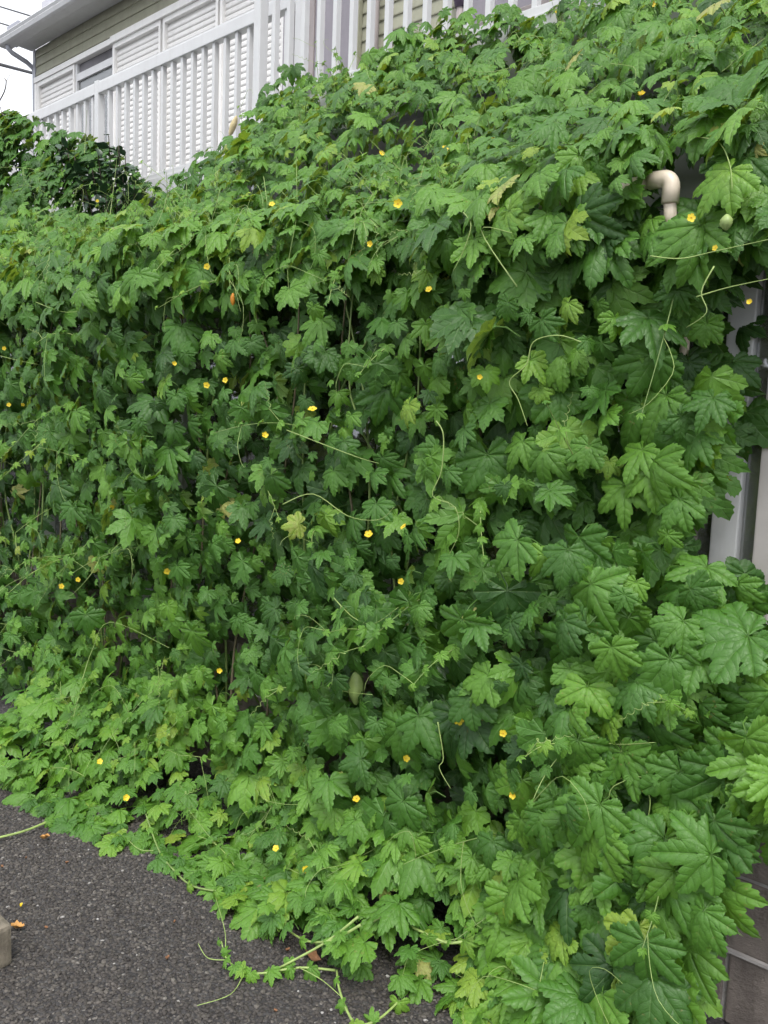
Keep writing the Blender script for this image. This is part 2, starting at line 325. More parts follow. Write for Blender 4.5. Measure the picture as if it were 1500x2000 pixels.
wf.box(-9.555, -9.52, y0, y1, 3.5, 5.6); wf.box(-8.745, -8.715, y0, y1, 3.5, 5.6); wf.box(-9.52, -8.745, y0, y1, 5.40, 5.48); wf.box(-9.52, -8.745, y0, y1, 3.5, 3.56)
wn = H(wf.build('window', WHITE, house))
MB().box(-9.52, -8.745, WALL_Y-0.036, WALL_Y-0.030, 3.56, 5.40).build('pane', GLASS2, wn)
MB().box(-9.52, -8.745, WALL_Y-0.026, WALL_Y-0.018, 3.5, 5.6).build('curtain', surf_mat('grey_curtain', (0.15, 0.145, 0.155), 0.9, 0.3, 2.5), wn)
for x0_, x1_ in ((-5.835, -5.72), (-5.66, -5.60), (-5.56, -5.44)): H(MB().box(x0_, x1_, WALL_Y-0.10, WALL_Y-0.02, 3.45, 5.7).build('door_frame', LILAC if x0_ < -5.7 else PINKISH, house))
H(MB().box(-5.435, -5.0, WALL_Y-0.09, WALL_Y-0.02, 3.4, 6.04).build('wall_panel', LILAC, house))
H(MB().box(-4.998, -4.95, WALL_Y-0.06, WALL_Y-0.017, 3.4, 6.04).build('corner_trim', SIDING, house))
H(MB().box(-3.84, 3.0, WALL_Y-0.09, WALL_Y-0.02, 3.4, 6.04).build('wall_panel', LILAC, house))
H(MB().tube([(-4.76, WALL_Y-0.07, 3.4), (-4.76, WALL_Y-0.07, 6.04)], 0.036, n=10).build('downpipe', PINKISH, house, smooth=True))
H(MB().tube([(-3.90, WALL_Y-0.07, 3.4), (-3.90, WALL_Y-0.07, 4.62)], 0.03, n=10).build('downpipe', PINKISH, house, smooth=True))
H(MB().tube([(-3.90, WALL_Y-0.07, 4.60), (-3.90, WALL_Y-0.07, 4.67), (-3.90, WALL_Y-0.07, 4.80)], 0.04, 0.075, n=10).build('drain_funnel', PLUM, house, smooth=True))
# balcony decks and kerb belong to the house
H(MB().box(-9.1, -4.46, 4.14, 5.17, 3.30, 3.40).build('balcony_deck', WHITE, house))
H(MB().box(-4.42, 3.0, 3.67, 5.17, 3.24, 3.40).build('balcony_deck', WHITE, house))
H(MB().box(-4.42, 3.0, 4.10, 4.22, 3.404, 3.86).build('balcony_kerb', PINKISH, house, bevel=0.006))

# ------------------------------------------------------------------ balcony railings
def railing(name, label, x0, x1, y, ztop, zbase, posts, pitch, first, fas):
    rl = empty(name, label, 'railing', 'white balcony railings'); 
    zr = ztop-0.105
    tr = MB(); segs = [x0]+[p for p in posts if x0+.1 < p < x1-.1]+[x1]
    for a_, b_ in zip(segs[:-1], segs[1:]):
        MB().box(a_+0.034, b_-0.034, y-0.035, y+0.035, zr, ztop-0.012).build('top_rail', WHITE, rl, bevel=0.006)
    MB().box(x0-0.02, x1+0.02, y-0.028, y+0.028, ztop-0.010, ztop).build('rail_cap', WHITE, rl)
    pm = MB().box(-0.032, 0.032, -0.034, 0.034, fas[0]-0.02, ztop+0.012).mesh('post', WHITE, bevel=0.004)
    for p_ in posts: obj('post', pm, rl, (p_, y, 0))
    bmh = MB().box(-0.0155, 0.0155, -0.02, 0.02, zbase, zr).mesh('baluster', WHITE, bevel=0.002)
    x = first
    while x < x1-0.03:
        if all(abs(x-p) > 0.05 for p in posts): obj('baluster', bmh, rl, (x, y, 0))
        x += pitch
    MB().box(x0, x1, y-0.045, y+0.03, fas[0], fas[1]).build('fascia', WHITE, rl, bevel=0.004)
    MB().box(x0, x1, y-0.03, y+0.03, fas[1]+0.002, fas[1]+0.045).build('bottom_rail', WHITE, rl, bevel=0.004)
    MB().box(x0, x1, y-0.06, y+0.02, fas[0]-0.022, fas[0]-0.002).build('drip_edge', GREYPAINT, rl)
    return rl
AX = hit(200+100/7.5+2, 190, 1, 4.1)[0]
railing('balcony_railing', 'white slatted balcony railing in front of the corrugated storm shutters', -8.98, -4.48, 4.1, 4.50, 3.50,
        [-8.95, -7.19, -4.50], 0.1391, AX-0.1391*12, (3.36, 3.50))
BX = hit(640+82/5.77+4, 40, 1, 3.62)[0]
rb = railing('balcony_railing', 'nearer white slatted balcony railing rising out of the roof vine, before mauve panels', -4.40, 2.0, 3.62, 4.62, 3.50,
        [-4.36, -2.3+0.9, 0.6], 0.1375, BX-0.1375*5, (3.22, 3.50))
MB().box(-4.40, -4.33, 3.60, 3.67, 0, 3.198).build('support_post', GREYPAINT, rb, bevel=0.004)

# ------------------------------------------------------------------ lean-to under the vine, on a block wall
lt = empty('lean_to', 'white framed glazed lean-to hidden behind the hanging vine', 'lean-to')
PX = [hit(105, 1030, 1, 2.26)[0], -3.2, hit(752, 1150, 1, 2.26)[0], hit(1452, 900, 1, 2.26)[0]-.022, 0.75]
for x in PX: MB().box(x-0.035, x+0.035, 2.22, 2.29, 0.62, 2.03).build('post', WHITE, lt, bevel=0.004)
for x in (PX[0], PX[2]):
    MB().prism([(2.20, 1.0), (2.22, 1.0), (2.22, 1.1), (2.20, 1.1)], x-0.06, x+0.06).build('bracket', WHITE, lt)
MB().box(-5.25, 1.5, 2.22, 2.31, 2.032, 2.10).build('eaves_beam', WHITE, lt)
MB().box(-5.25, 1.5, 2.22, 2.29, 0.602, 0.65).build('sill', WHITE, lt)
MB().box(-5.25, 1.5, 2.235, 2.275, 1.02, 1.07).build('mid_rail', WHITE, lt)
MB().prism([(2.28, 2.135), (2.28, 2.145), (3.50, 2.93), (3.50, 2.92)], -5.25, 1.5).build('roof_sheet', POLY, lt)
for x in (-5.2, -4.4, -3.6, -2.8, -2.0, -1.2, -0.4, 0.4, 1.2):
    MB().prism([(2.30, 2.102), (2.30, 2.135), (3.49, 2.90), (3.49, 2.85)], x-0.02, x+0.02).build('rafter', WHITE, lt)
xs = [-5.25]+PX+[1.5]
for a_, b_ in zip(xs[:-1], xs[1:]):
    MB().box(a_+0.036, b_-0.036, 2.25, 2.256, 0.652, 2.03).build('pane', GLASS, lt)
mx_ = hit(1496, 900, 1, 2.262)[0]
MB().box(mx_, mx_+0.05, 2.215, 2.285, 0.652, 2.03).build('sash_stile', surf_mat('warm_grey_sash', (0.5, 0.47, 0.45), 0.5), lt, bevel=0.004)
pz = hit(1312, 350, 1, 1.94)
pxx, pzz = pz[0], pz[2]
MB().tube(smooth_path([(pxx-0.85, 2.26, pzz+0.10), (pxx-0.5, 2.17, pzz+.05), (pxx-0.30, 1.98, pzz+0.008), (pxx-0.05, 1.94, pzz+0.004)], 5), 0.0165, n=12).build('gutter_pipe', BEIGE, lt, smooth=True)
el = MB(); arc = [(pxx-0.055, 1.94, pzz+0.004), (pxx-0.03, 1.94, pzz+0.004)]
for k in range(1, 7):
    an = math.pi/2*k/6; arc.append((pxx-0.022+0.022*math.sin(an), 1.94, pzz+0.004-0.022*(1-math.cos(an))))
arc.append((pxx, 1.94, pzz-0.055))
el.tube(arc, 0.0205, n=14); ebo = el.build('pipe_elbow', BEIGE, lt, smooth=True)
MB().tube([(pxx, 1.94, pzz-0.054), (pxx-0.004, 1.96, pzz-0.10), (pxx-0.02, 2.13, pzz-0.22), (pxx-.03, 2.17, pzz-0.5), (pxx-.03, 2.17, 0.6)], 0.015, n=12).build('downpipe', BEIGE, lt, smooth=True)
MB().box(-5.2, 1.5, 2.9, 2.95, 0, 2.1).build('interior_dark_sheet', surf_mat('painted_dark_interior', (0.12, 0.12, 0.11), 0.9), lt)  # dark sheet, its colour standing in for the unlit lean-to interior

bw = empty('block_wall', 'low weathered concrete block wall under the lean-to at lower right', 'wall')
bvar = []
for k in range(6):
    me = MB().box(-0.194, 0.194, -0.06, 0.06, 0.0, 0.19).mesh('concrete_block', CONC, bevel=0.006); bvar.append(me)
BYF = 2.16
for c in range(3):
    x = -5.2+(0.2 if c % 2 else 0)
    while x < 1.4:
        o = obj('concrete_block', bvar[random.randrange(6)], bw, (x, BYF+random.uniform(-.002, .002), 0.2*c+0.002)); o.rotation_euler.z = R(random.choice((0, 180)))
        x += 0.4
MB().box(-5.4, 1.6, BYF-0.052, BYF+0.05, -0.05, 0.585).build('mortar_bed', MORTAR, bw)
MB().prism([(BYF-0.068, 0.1945), (BYF-0.066, 0.2015), (BYF-0.05, 0.206), (BYF-0.05, 0.190)], -5.4, 1.6).build('mortar_joint', MORTAR, bw)

# ------------------------------------------------------------------ small things on the asphalt
ws = MB().box(-2.23, -2.10, 0.33, 0.945, 0.0, 0.118).build('wheel_stop', KERB, bevel=0.012); tag(ws, 'old concrete wheel stop at the lower left edge', 'wheel stop')
def curled(name, label, px, py, size, mat, cat='dead leaf', z=0.012, sd_=0):
    r_ = random.Random(sd_); P = hit(px, py, 2, z); n_ = 14; vv = [(0, 0, 0.006)]; ff = []
    for k in range(n_):
        an = 2*math.pi*k/n_; rr = size*(0.5+0.16*math.sin(2*an+r_.random())+r_.uniform(-.09, .09)); vv.append((rr*math.cos(an)*0.6, rr*math.sin(an)*0.6, 0.002))
    for k in range(n_):
        an = 2*math.pi*k/n_; rr = size*(0.5+0.2*math.sin(2*an+1)+r_.uniform(-.12, .12)); vv.append((rr*math.cos(an), rr*math.sin(an), 0.006+r_.uniform(0, .35)*size))
    for k in range(n_): a_, b_ = 1+k, 1+(k+1) % n_; ff += [(0, a_, b_), (a_, a_+n_, b_+n_, b_)]
    q = MB(); q.v, q.f = vv, ff; o = q.build(name, mat, smooth=True); o.location = P; o.rotation_euler.z = r_.random()*6
    return tag(o, label, cat)
curled('dead_leaf', 'curled orange dead leaf beside the concrete wheel stop', 36, 1812, 0.030, DEAD_O, sd_=1)
curled('fallen_petal', 'tiny yellow fallen petal on asphalt above the orange dead leaf', 41, 1771, 0.011, PETAL, 'petal', sd_=2)
curled('dead_leaf', 'crumpled brown dead leaf at the runner tip by the vine edge', 415, 1697, 0.048, DEAD, sd_=3)
curled('dead_leaf', 'brown dead leaf lying under the runner stems at bottom centre', 612, 1873, 0.04, DEAD, sd_=4)
curled('dead_leaf', 'small tan dead leaf on the asphalt below the leftmost runner', 88, 1637, 0.026, DEAD_O, sd_=5)
for i in range(8):
    x = rng.uniform(0, 620); o = curled('leaf_fragment', 'tiny dry leaf fragment scattered on the asphalt', x, 1560+x*.42+rng.uniform(45, 230), rng.uniform(.006, .013), DEAD, 'leaf fragment', sd_=20+i); o['group'] = 'dry fragments on the asphalt'
for i, (a_, b_, r_) in enumerate((((0, 13), (66, 33), .018), ((0, 45), (30, 54), .018), ((0, 76), (9, 79), .016), ((0, 125), (63, 142), .03), ((0, 128), (63, 144), .018))):
    A, B = hit(*a_, 1, 9.8), hit(*b_, 1, 9.8); d = B-A; p0, p1 = A-d*6, B+d*6
    if i == 2: p0, p1 = A-d*30, B+d*30
    pts = [p0+(p1-p0)*k/10 for k in range(11)]
    tag(MB().tube(pts, r_, n=6).build('power_cable', CABLE, smooth=True),
        ['topmost thin power cable in the sky above the roof end', 'second power cable from the top beside the roof end', 'thin power cable ending at the gutter corner',
         'thick lower power cable crossing to the house corner', 'thin cable hung just under the thick lower power cable'][i], 'cable', 'overhead cables')

# ------------------------------------------------------------------ leaf shapes
def leaf_flat(lobes, teeth, hi):
    """lobes: (angle deg, length, half width) from the middle lobe outwards, sinus radii between them; returns flat verts, (s, w), tris"""
    ang, L, W, sin_r = lobes; V = []; UVv = []; T = []; col = []
    k = len(ang); alist = [-a for a in reversed(ang[1:])]+list(ang); Ll = list(reversed(L[1:]))+list(L); Wl = list(reversed(W[1:]))+list(W)
    def dirv(a): return np.array([math.sin(R(a)), math.cos(R(a))])
    sins = []
    for i in range(len(alist)-1):
        j = min(abs(i-(k-1)), abs(i+1-(k-1))); sins.append(dirv((alist[i]+alist[i+1])/2)*sin_r[j])
    base = sin_r[k-1]; sins = [dirv(alist[0]-32)*base]+sins+[dirv(alist[-1]+32)*base]
    for i, a in enumerate(alist):
        e = dirv(a); pr = np.array([e[1], -e[0]])
        for side in (-1, 1):
            S = sins[i+1] if side > 0 else sins[i]; q = pr*side
            s0, w0 = S@e, max(0.001, S@q)
            rows = [((0, 0), 0.0), ((s0*.5, w0*.5), s0*.36), ((s0, w0), s0*.74)] if hi else [((0, 0), 0.0), ((s0, w0), s0*.72)]
            sf = max(0.0, s0/Ll[i])
            for (fs, fw_) in teeth:
                fs2 = sf+(1-sf)*fs; ws_ = max(fw_*Wl[i], w0*(1-fs*3.2)) if fs < .3 else fw_*Wl[i]
                rows.append(((fs2*Ll[i], ws_), min(1.0, fs2*0.86)*Ll[i]))
            rows.append(((Ll[i], 0.0), Ll[i]))
            b = len(V); nc = 3 if hi else 2
            for (so_, wo_), sm in rows:
                cols = [(sm, 0.0), ((sm+so_)/2*1.01, wo_/2), (so_, wo_)] if hi else [(sm, 0.0), (so_, wo_)]
                for ci, (ss, ww) in enumerate(cols):
                    V.append(e*ss+q*ww); UVv.append((ss, ww)); col.append(1.0 if (hi and ci == 1) else 0.0)
            for r_ in range(len(rows)-1):
                for c in range(nc-1):
                    p00, p01, p10, p11 = b+r_*nc+c, b+r_*nc+c+1, b+(r_+1)*nc+c, b+(r_+1)*nc+c+1
                    tr = []
                    if r_ > 0: tr.append((p00, p01, p11))
                    if r_ < len(rows)-2: tr.append((p00, p11, p10))
                    elif r_ > 0: tr = [(p00, p01, p10)] if c == 0 and nc == 2 else [(p00, p01, p11)]
                    else: pass
                    if r_ == 0: tr = [(p00, p11, p10)]
                    T += tr if side > 0 else [(x, z, y) for x, y, z in tr]
    V = np.array(V); T = np.array(T)
    a_, b_, c_ = V[T[:, 0]], V[T[:, 1]], V[T[:, 2]]
    ar = (b_[:, 0]-a_[:, 0])*(c_[:, 1]-a_[:, 1])-(b_[:, 1]-a_[:, 1])*(c_[:, 0]-a_[:, 0])
    T = T[np.abs(ar) > 1e-7]; ar = ar[np.abs(ar) > 1e-7]
    T[ar < 0] = T[ar < 0][:, [0, 2, 1]]
    return V, np.array(UVv), T, np.array(col)
TEETH_HI = [(0.10, .64), (0.27, .88), (0.37, 1.0), (0.405, .86), (0.57, 1.02), (0.63, .98), (0.65, .76), (0.77, .78), (0.81, .70), (0.825, .48), (0.92, .40), (0.945, .20)]
TEETH_LO = [(0.12, .68), (0.37, 1.0), (0.41, .85), (0.62, 1.0), (0.655, .74), (0.81, .70), (0.83, .46)]
MATURE = ([0, 43, 86, 122], [1.0, .90, .70, .42], [.235, .225, .20, .14], [.0, .33, .30, .23, .12])
MEDIUM = ([0, 46, 92, 130], [1.0, .86, .64, .36], [.20, .19, .17, .12], [.0, .23, .21, .17, .10])
YOUNG = ([0, 50, 102], [1.0, .88, .62], [.21, .20, .175], [.0, .19, .18, .10])
BROAD = ([0, 42, 84, 124], [1.0, .93, .76, .48], [.265, .255, .23, .17], [.0, .46, .42, .32, .15])
def leaf_shape(kind, hi, sd_, droop=None):
    r_ = np.random.default_rng(sd_); lob = [list(x) for x in kind]
    lob[0] = [a+r_.uniform(-3, 3)*(i > 0) for i, a in enumerate(lob[0])]; lob[1] = [l*r_.uniform(.93, 1.06) if i else 1.0 for i, l in enumerate(lob[1])]
    lob[2] = [x*r_.uniform(.92, 1.08) for x in lob[2]]; lob[3] = [x*r_.uniform(.86, 1.14) for x in lob[3]]
    V, UVv, T, col = leaf_flat(lob, TEETH_HI if hi else TEETH_LO, hi)
    x, y = V[:, 0].copy(), V[:, 1].copy(); r = np.hypot(x, y); s_, w_ = UVv[:, 0], UVv[:, 1]; th = np.arctan2(x, y)
    dr = r_.uniform(.15, .65) if droop is None else droop
    z = -dr*r**2*(0.75+0.25*np.cos(th)) - r_.uniform(.3, 1.3)*w_**2 + 0.05*np.minimum(w_, .08)/.08
    z -= r_.uniform(-.12, .60)*np.abs(x)*(0.75+0.25*y) + r_.uniform(-.14, .14)*x
    z += .045*np.sin(3.3*x+r_.uniform(0, 6))*np.sin(2.9*y+r_.uniform(0, 6)) + .05*r**2*np.sin(th*r_.integers(4, 7)+r_.uniform(0, 6))
    z += col*0.018
    if r_.random() < .35: z += .35*np.maximum(0, x*r_.choice([-1, 1])-.30)**1.3       # a curled-up side
    k = 1-0.22*np.clip(-z, 0, 1)                                                    # bending shortens the outline
    V3 = np.stack([x*k, y*k, z], 1)
    return V3, UVv, T
def petiole(sd_, n=4):
    r_ = random.Random(sd_); q = MB(); pts = [(0, 0.02, -0.01), (0.02*r_.uniform(-1, 1), -0.10, -0.06), (0.06*r_.uniform(-1, 1), -0.2, -0.22), (0.1*r_.uniform(-1, 1), -0.22, -0.55)]
    q.tube(pts, .018, .022, n=3, cap=False)
    V = np.array(q.v); T = np.array([t for f in q.f for t in ((f[0], f[1], f[2]), (f[0], f[2], f[3]))]); return V, T
KINDS = [MATURE, MATURE, MEDIUM, BROAD, MEDIUM, MEDIUM, YOUNG]
def shape_bank(n, hi, droops):
    bank = []
    for i in range(n):
        V, U, T = leaf_shape(KINDS[i % len(KINDS)], hi, 100+i*7+(1000 if hi else 0), droops(i))
        pv, pt = petiole(i); U = np.vstack([U, np.full((len(pv), 2), 0.004)]); T = np.vstack([T, pt+len(V)]); V = np.vstack([V, pv]); bank.append((V, U, T))
    return bank
dro = lambda i: None if i < 14 else 0.35+0.05*(i-14)
NB = 21
BANK_HI = shape_bank(NB, True, dro); BANK_LO = shape_bank(NB, False, dro)
LEAF_ME = [mesh_np('leaf', V, T, LEAF_OBJ, uv=U) for V, U, T in BANK_HI]
KIND_OF = [i % len(KINDS) for i in range(NB)]
YOUNG_IDX = [i for i in range(NB) if KIND_OF[i] in (4, 5, 6)]; OLD_IDX = [i for i in range(14) if KIND_OF[i] < 5]; DROOP_IDX = list(range(14, NB))

# ------------------------------------------------------------------ vine sheet
PROF = [(1.50, 0.03), (1.68, 0.09), (1.82, 0.22), (1.88, 0.55), (1.91, 1.20), (1.925, 1.75), (1.935, 2.05), (1.975, 2.17), (2.10, 2.245), (2.3, 2.38), (2.9, 2.90), (3.58, 3.50)]
FOOT = [(-5.5, 1.40), (-3.2, 1.42), (-2.7, 1.36), (-2.3, 1.50), (-1.6, 1.52), (-1.15, 1.63), (-0.7, 1.52), (-0.3, 1.50)]
PY, PZ = np.array([p[0] for p in PROF]), np.array([p[1] for p in PROF])
SEG = np.hypot(np.diff(PY), np.diff(PZ)); ARC = np.concatenate([[0], np.cumsum(SEG)])
def lump(X, v):
    return (0.075*np.sin(2.3*X+1.1*v+0.7)*np.sin(1.7*v-0.9*X+2.0)+0.055*np.sin(5.1*X-2.3*v)*np.sin(4.3*v+1.9*X+1.0)+0.022*np.sin(11.3*X+3*v)*np.sin(9.1*v-4*X))
def sheet(X, v):
    Y = np.interp(v, ARC, PY); Z = np.interp(v, ARC, PZ)
    foot = np.interp(X, [p[0] for p in FOOT], [p[1] for p in FOOT])-1.5
    Y = Y+foot*np.clip(1-Z/0.45, 0, 1)
    near = np.clip((X+1.25)/0.8, 0, 1)*np.clip(1.0-np.abs(Z-0.75)/0.65, 0, 1)      # the clump at the right end bulges forward
    Y = Y-0.16*near
    Z = Z+np.where(Z > 1.9, np.interp(X, [-5, -3, -1], [0.05, 0.02, 0.0]), 0)
    Z = Z-0.60*np.clip((-4.10-X)/0.28, 0, 1)*np.clip((Y-2.5)/0.9, 0, 1)
    e = 0.06; ta = np.stack([np.interp(v+e, ARC, PY)-np.interp(v-e, ARC, PY), np.interp(v+e, ARC, PZ)-np.interp(v-e, ARC, PZ)], 1)
    ta /= np.linalg.norm(ta, axis=1)[:, None]
    Nn = np.stack([np.zeros_like(X), -ta[:, 1], ta[:, 0]], 1)
    return np.stack([X, Y, Z], 1), Nn
def unit(a): return a/np.maximum(1e-9, np.linalg.norm(a, axis=1))[:, None]
leaves = {}                                   # vine -> dict of arrays
def add_leaves(vine, P, Nn, Tt, size, tone, idx):
    d = leaves.setdefault(vine, dict(P=[], N=[], T=[], S=[], tone=[], idx=[]))
    for k, val in zip(('P', 'N', 'T', 'S', 'tone', 'idx'), (P, Nn, Tt, size, tone, idx)): d[k].append(np.asarray(val))
def orient(Nn, n, tilt, spread, yaw_s, twist):
    """leaf normal: sheet normal tipped up to the sky; tip: hangs down, twisted a little"""
    upv = np.array([0, 0, 1.0])
    nn = unit(Nn*1.0+upv*tilt[:, None]+rng.normal(0, spread, (n, 3))+np.stack([rng.normal(0, yaw_s, n), np.zeros(n), np.zeros(n)], 1))
    dn = np.stack([rng.normal(0, .25, n)-.06, np.full(n, -0.25), np.full(n, -1.0)], 1)
    tt = unit(dn-nn*np.sum(dn*nn, 1)[:, None])
    a = rng.normal(0, twist, n); s2 = np.cross(nn, tt)
    tt = tt*np.cos(a)[:, None]+s2*np.sin(a)[:, None]
    return nn, tt
def pick(n, old=0.72):
    r = rng.random(n); o = rng.choice(OLD_IDX, n); y = rng.choice(YOUNG_IDX, n); return np.where(r < old, o, y)
GAPS = [(hit(105, 1020, 1, 2.26), .055), (hit(755, 1140, 1, 2.26), .03), (hit(720, 1325, 1, 2.26), .02), (hit(1280, 1185, 1, 2.26), .03),
        (hit(1314, 375, 1, 2.1), .045), (hit(1300, 345, 1, 2.1), .06), (hit(1318, 300, 1, 2.05), .07), (hit(1345, 365, 1, 2.0), .055), (hit(1000, 110, 1, 3.6), .05), (hit(180, 955, 1, 2.26), .02), (hit(1105, 383, 1, 2.1), .02)]
def keep_mask(P):
    m = np.ones(len(P), bool)
    for g, r in GAPS:                          # holes in the leaf cover
        u = (g-CAM)/np.linalg.norm(g-CAM); d = P-CAM; al = d@u; m &= ~((np.linalg.norm(d-al[:, None]*u, axis=1) < r+0.02) & (al < np.linalg.norm(g-CAM)+.05))
    X, Y, Z = P.T
    m &= ~((X > -0.715+0.03*np.sin(Z*9)) & (Z > 1.20) & (Z < 1.97))                 # the curtain ends at the lean-to post
    m &= ~((X > np.interp(Z, [0, .2, .45, .62], [-.61, -.60, -.56, -.49])) & (Z < np.interp(Y, [1.55, 1.75, 2.0], [.90, .75, .60])) & (Z > 0.0))  # block wall shows
    return m
def sheet_leaves(n, x0, x1, v0, v1, depth, sizes, tone_f, old=0.75, tilt=(0.10, .55), spread=.28, yaw_s=.40, twist=.34, droop=False):
    X = rng.uniform(x0, x1, n); v = rng.uniform(v0, v1, n); P, Nn = sheet(X, v)
    d = depth[0]+(depth[1]-depth[0])*rng.random(n)+lump(X, v)
    P = P+Nn*d[:, None]; P[:, 2] = np.maximum(P[:, 2], 0.025)
    nn, tt = orient(Nn, n, rng.uniform(*tilt, n), spread, yaw_s, twist)
    big = np.clip((X+1.9)/1.2, 0, 1)*np.clip(1.4-np.abs(P[:, 2]-1.0)/1.2, 0, 1)
    S = np.clip(np.exp(rng.normal(np.log(sizes[0]), sizes[1], n))*(1+0.30*big), 0.045, 0.20)
    idx = np.where(rng.random(n) < .75, rng.choice(DROOP_IDX, n), pick(n)) if droop else pick(n, old)
    tone = np.clip(tone_f(X, P[:, 2], n), 0.0, 0.90)
    od = rng.random(n) < 0.01; tone[od] = rng.uniform(.86, 1.0, od.sum()); S = np.where(od, S*.75, S)
    thin = .5+.5*np.sin(3.7*X+1.3*v+.4)*np.sin(2.9*v-2.1*X+1.7)+.25*np.sin(9.3*X-5.1*v)*np.sin(8.1*v+4.4*X)
    k = keep_mask(P) & (rng.random(n) < np.clip(.60+.7*thin, 0, 1) if depth[1] > -.1 else True); return P[k], nn[k], tt[k], S[k], tone[k], idx[k]
V_CREST = float(np.interp(2.10, PZ, ARC)); V_FOOT = float(np.interp(0.30, PZ, ARC)); V_END = ARC[-1]
tone_wall = lambda X, Z, n: rng.normal(0.31, .17, n)-0.16*np.clip((-3.8-X)/.6, 0, 1)+0.18*np.clip((0.8-Z)/0.8, 0, 1)+0.08*np.sin(1.9*X+2.2*Z)  # lighter low down: younger leaves, with open-sky light put into the tone
tone_roof = lambda X, Z, n: rng.normal(0.52, .16, n)+0.06*np.sin(2.9*X+1.3*Z)  # sky-lit paleness of the top slope put into the leaf tone
tone_foot = lambda X, Z, n: rng.normal(0.56, .15, n)  # young light green, raised further for painted open-sky brightness
tone_in = lambda X, Z, n: rng.normal(0.14, .10, n)  # older inner leaves, darkened further to paint shade into the pockets
# curtain: inner, middle and outer layers, tones stepped darker inward as painted shade
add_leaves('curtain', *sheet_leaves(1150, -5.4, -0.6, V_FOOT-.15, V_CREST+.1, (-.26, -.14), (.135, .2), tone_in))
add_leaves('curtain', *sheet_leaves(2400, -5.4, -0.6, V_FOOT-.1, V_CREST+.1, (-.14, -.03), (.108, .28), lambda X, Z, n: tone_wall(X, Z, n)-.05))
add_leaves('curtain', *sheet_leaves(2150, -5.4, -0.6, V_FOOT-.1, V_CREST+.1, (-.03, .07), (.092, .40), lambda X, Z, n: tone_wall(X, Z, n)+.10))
# right end clump with large leaves
add_leaves('clump', *sheet_leaves(170, -0.95, -0.30, V_FOOT-.05, V_FOOT+.95, (-.10, .0), (.135, .25), tone_wall))
add_leaves('clump', *sheet_leaves(120, -0.95, -0.30, V_FOOT-.05, V_FOOT+.80, (.0, .10), (.135, .25), lambda X, Z, n: rng.normal(.45, .16, n), twist=.5))
add_leaves('clump', *sheet_leaves(150, -1.15, -0.42, 0.0, V_FOOT+.05, (-.05, .08), (.125, .25), lambda X, Z, n: rng.normal(.62, .2, n), twist=.5))
# roof
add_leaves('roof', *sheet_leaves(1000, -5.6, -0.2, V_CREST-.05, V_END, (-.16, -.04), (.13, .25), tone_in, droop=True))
add_leaves('roof', *sheet_leaves(3600, -5.6, -0.2, V_CREST-.05, V_END+.02, (-.05, .08), (.093, .36), tone_roof, droop=True, tilt=(.1, .5), spread=.26))
add_leaves('roof', *sheet_leaves(190, -1.05, -0.15, V_CREST-.14, V_CREST+.25, (-.10, .07), (.13, .25), tone_wall))
# foot
add_leaves('foot', *sheet_leaves(520, -3.7, -0.55, 0.0, V_FOOT+.05, (-.07, .02), (.105, .25), tone_foot, tilt=(.5, 1.3), twist=.7))
add_leaves('foot', *sheet_leaves(560, -3.7, -0.55, -0.02, V_FOOT+.10, (-.02, .07), (.092, .34), tone_foot, tilt=(.5, 1.4), twist=.8))
# mound over the shrub at the far left
def mound(n, back, tone_m):
    X = rng.uniform(-8.0, -4.7, n); top = np.interp(X, [-8, -7.87, -6.9, -6.4, -6.1, -5.88, -5.7, -5.5, -5.1, -4.7], [4.34, 4.26, 3.92, 3.72, 3.60, 3.42, 3.12, 2.94, 2.84, 2.75])
    f = rng.random(n)**.8; Z = 2.15+(top-2.15)*f
    Y = 3.02+0.45*f**2-back+0.12*np.sin(X*3+Z*2)+0.10*np.sin(X*5.1-Z*4)
    P = np.stack([X, Y, Z], 1); Nn = unit(np.stack([rng.normal(0, .2, n), -np.ones(n), f**3*1.2], 1))
    nn, tt = orient(Nn, n, rng.uniform(.1, .6, n), .25, .3, .4)
    return P, nn, tt, np.clip(np.exp(rng.normal(np.log(.125), .3, n)), .05, .19), np.clip(tone_m(X, Z, n), 0, .9), pick(n)
add_leaves('mound', *mound(1300, -.12, lambda X, Z, n: rng.normal(.04, .08, n)))  # back layer toned nearly black-green, painting in the mound's shade
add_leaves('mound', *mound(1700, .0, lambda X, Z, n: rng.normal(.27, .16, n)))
# strands that reach the balcony rail
def strand(n, x0, x1, y, z0, z1):
    X = rng.uniform(x0, x1, n); Z = z0+(z1-z0)*rng.random(n)**1.6*(0.35+0.65*np.clip(np.sin(X*6.0)+.3, 0, 1)); P = np.stack([X, y+rng.normal(0, .05, n), Z], 1)
    nn, tt = orient(np.tile([0, -1.0, 0.3], (n, 1)), n, rng.uniform(.1, .6, n), .3, .3, .5)
    return P, nn, tt, np.clip(np.exp(rng.normal(np.log(.10), .35, n)), .04, .15), np.clip(rng.normal(.32, .13, n), 0, .9), pick(n, .5)
add_leaves('roof', *strand(150, -4.18, -0.4, 3.50, 3.36, 3.64))
add_leaves('roof', *strand(20, -4.70, -4.2, 3.66, 2.95, 3.30))
add_leaves('roof', *strand(110, -5.6, -4.4, 3.35, 2.65, 2.86))
add_leaves('roof', *sheet_leaves(520, -5.6, -0.3, V_CREST-.16, V_CREST+.30, (-.02, .09), (.118, .30), tone_roof, tilt=(.3, 1.0), droop=True))

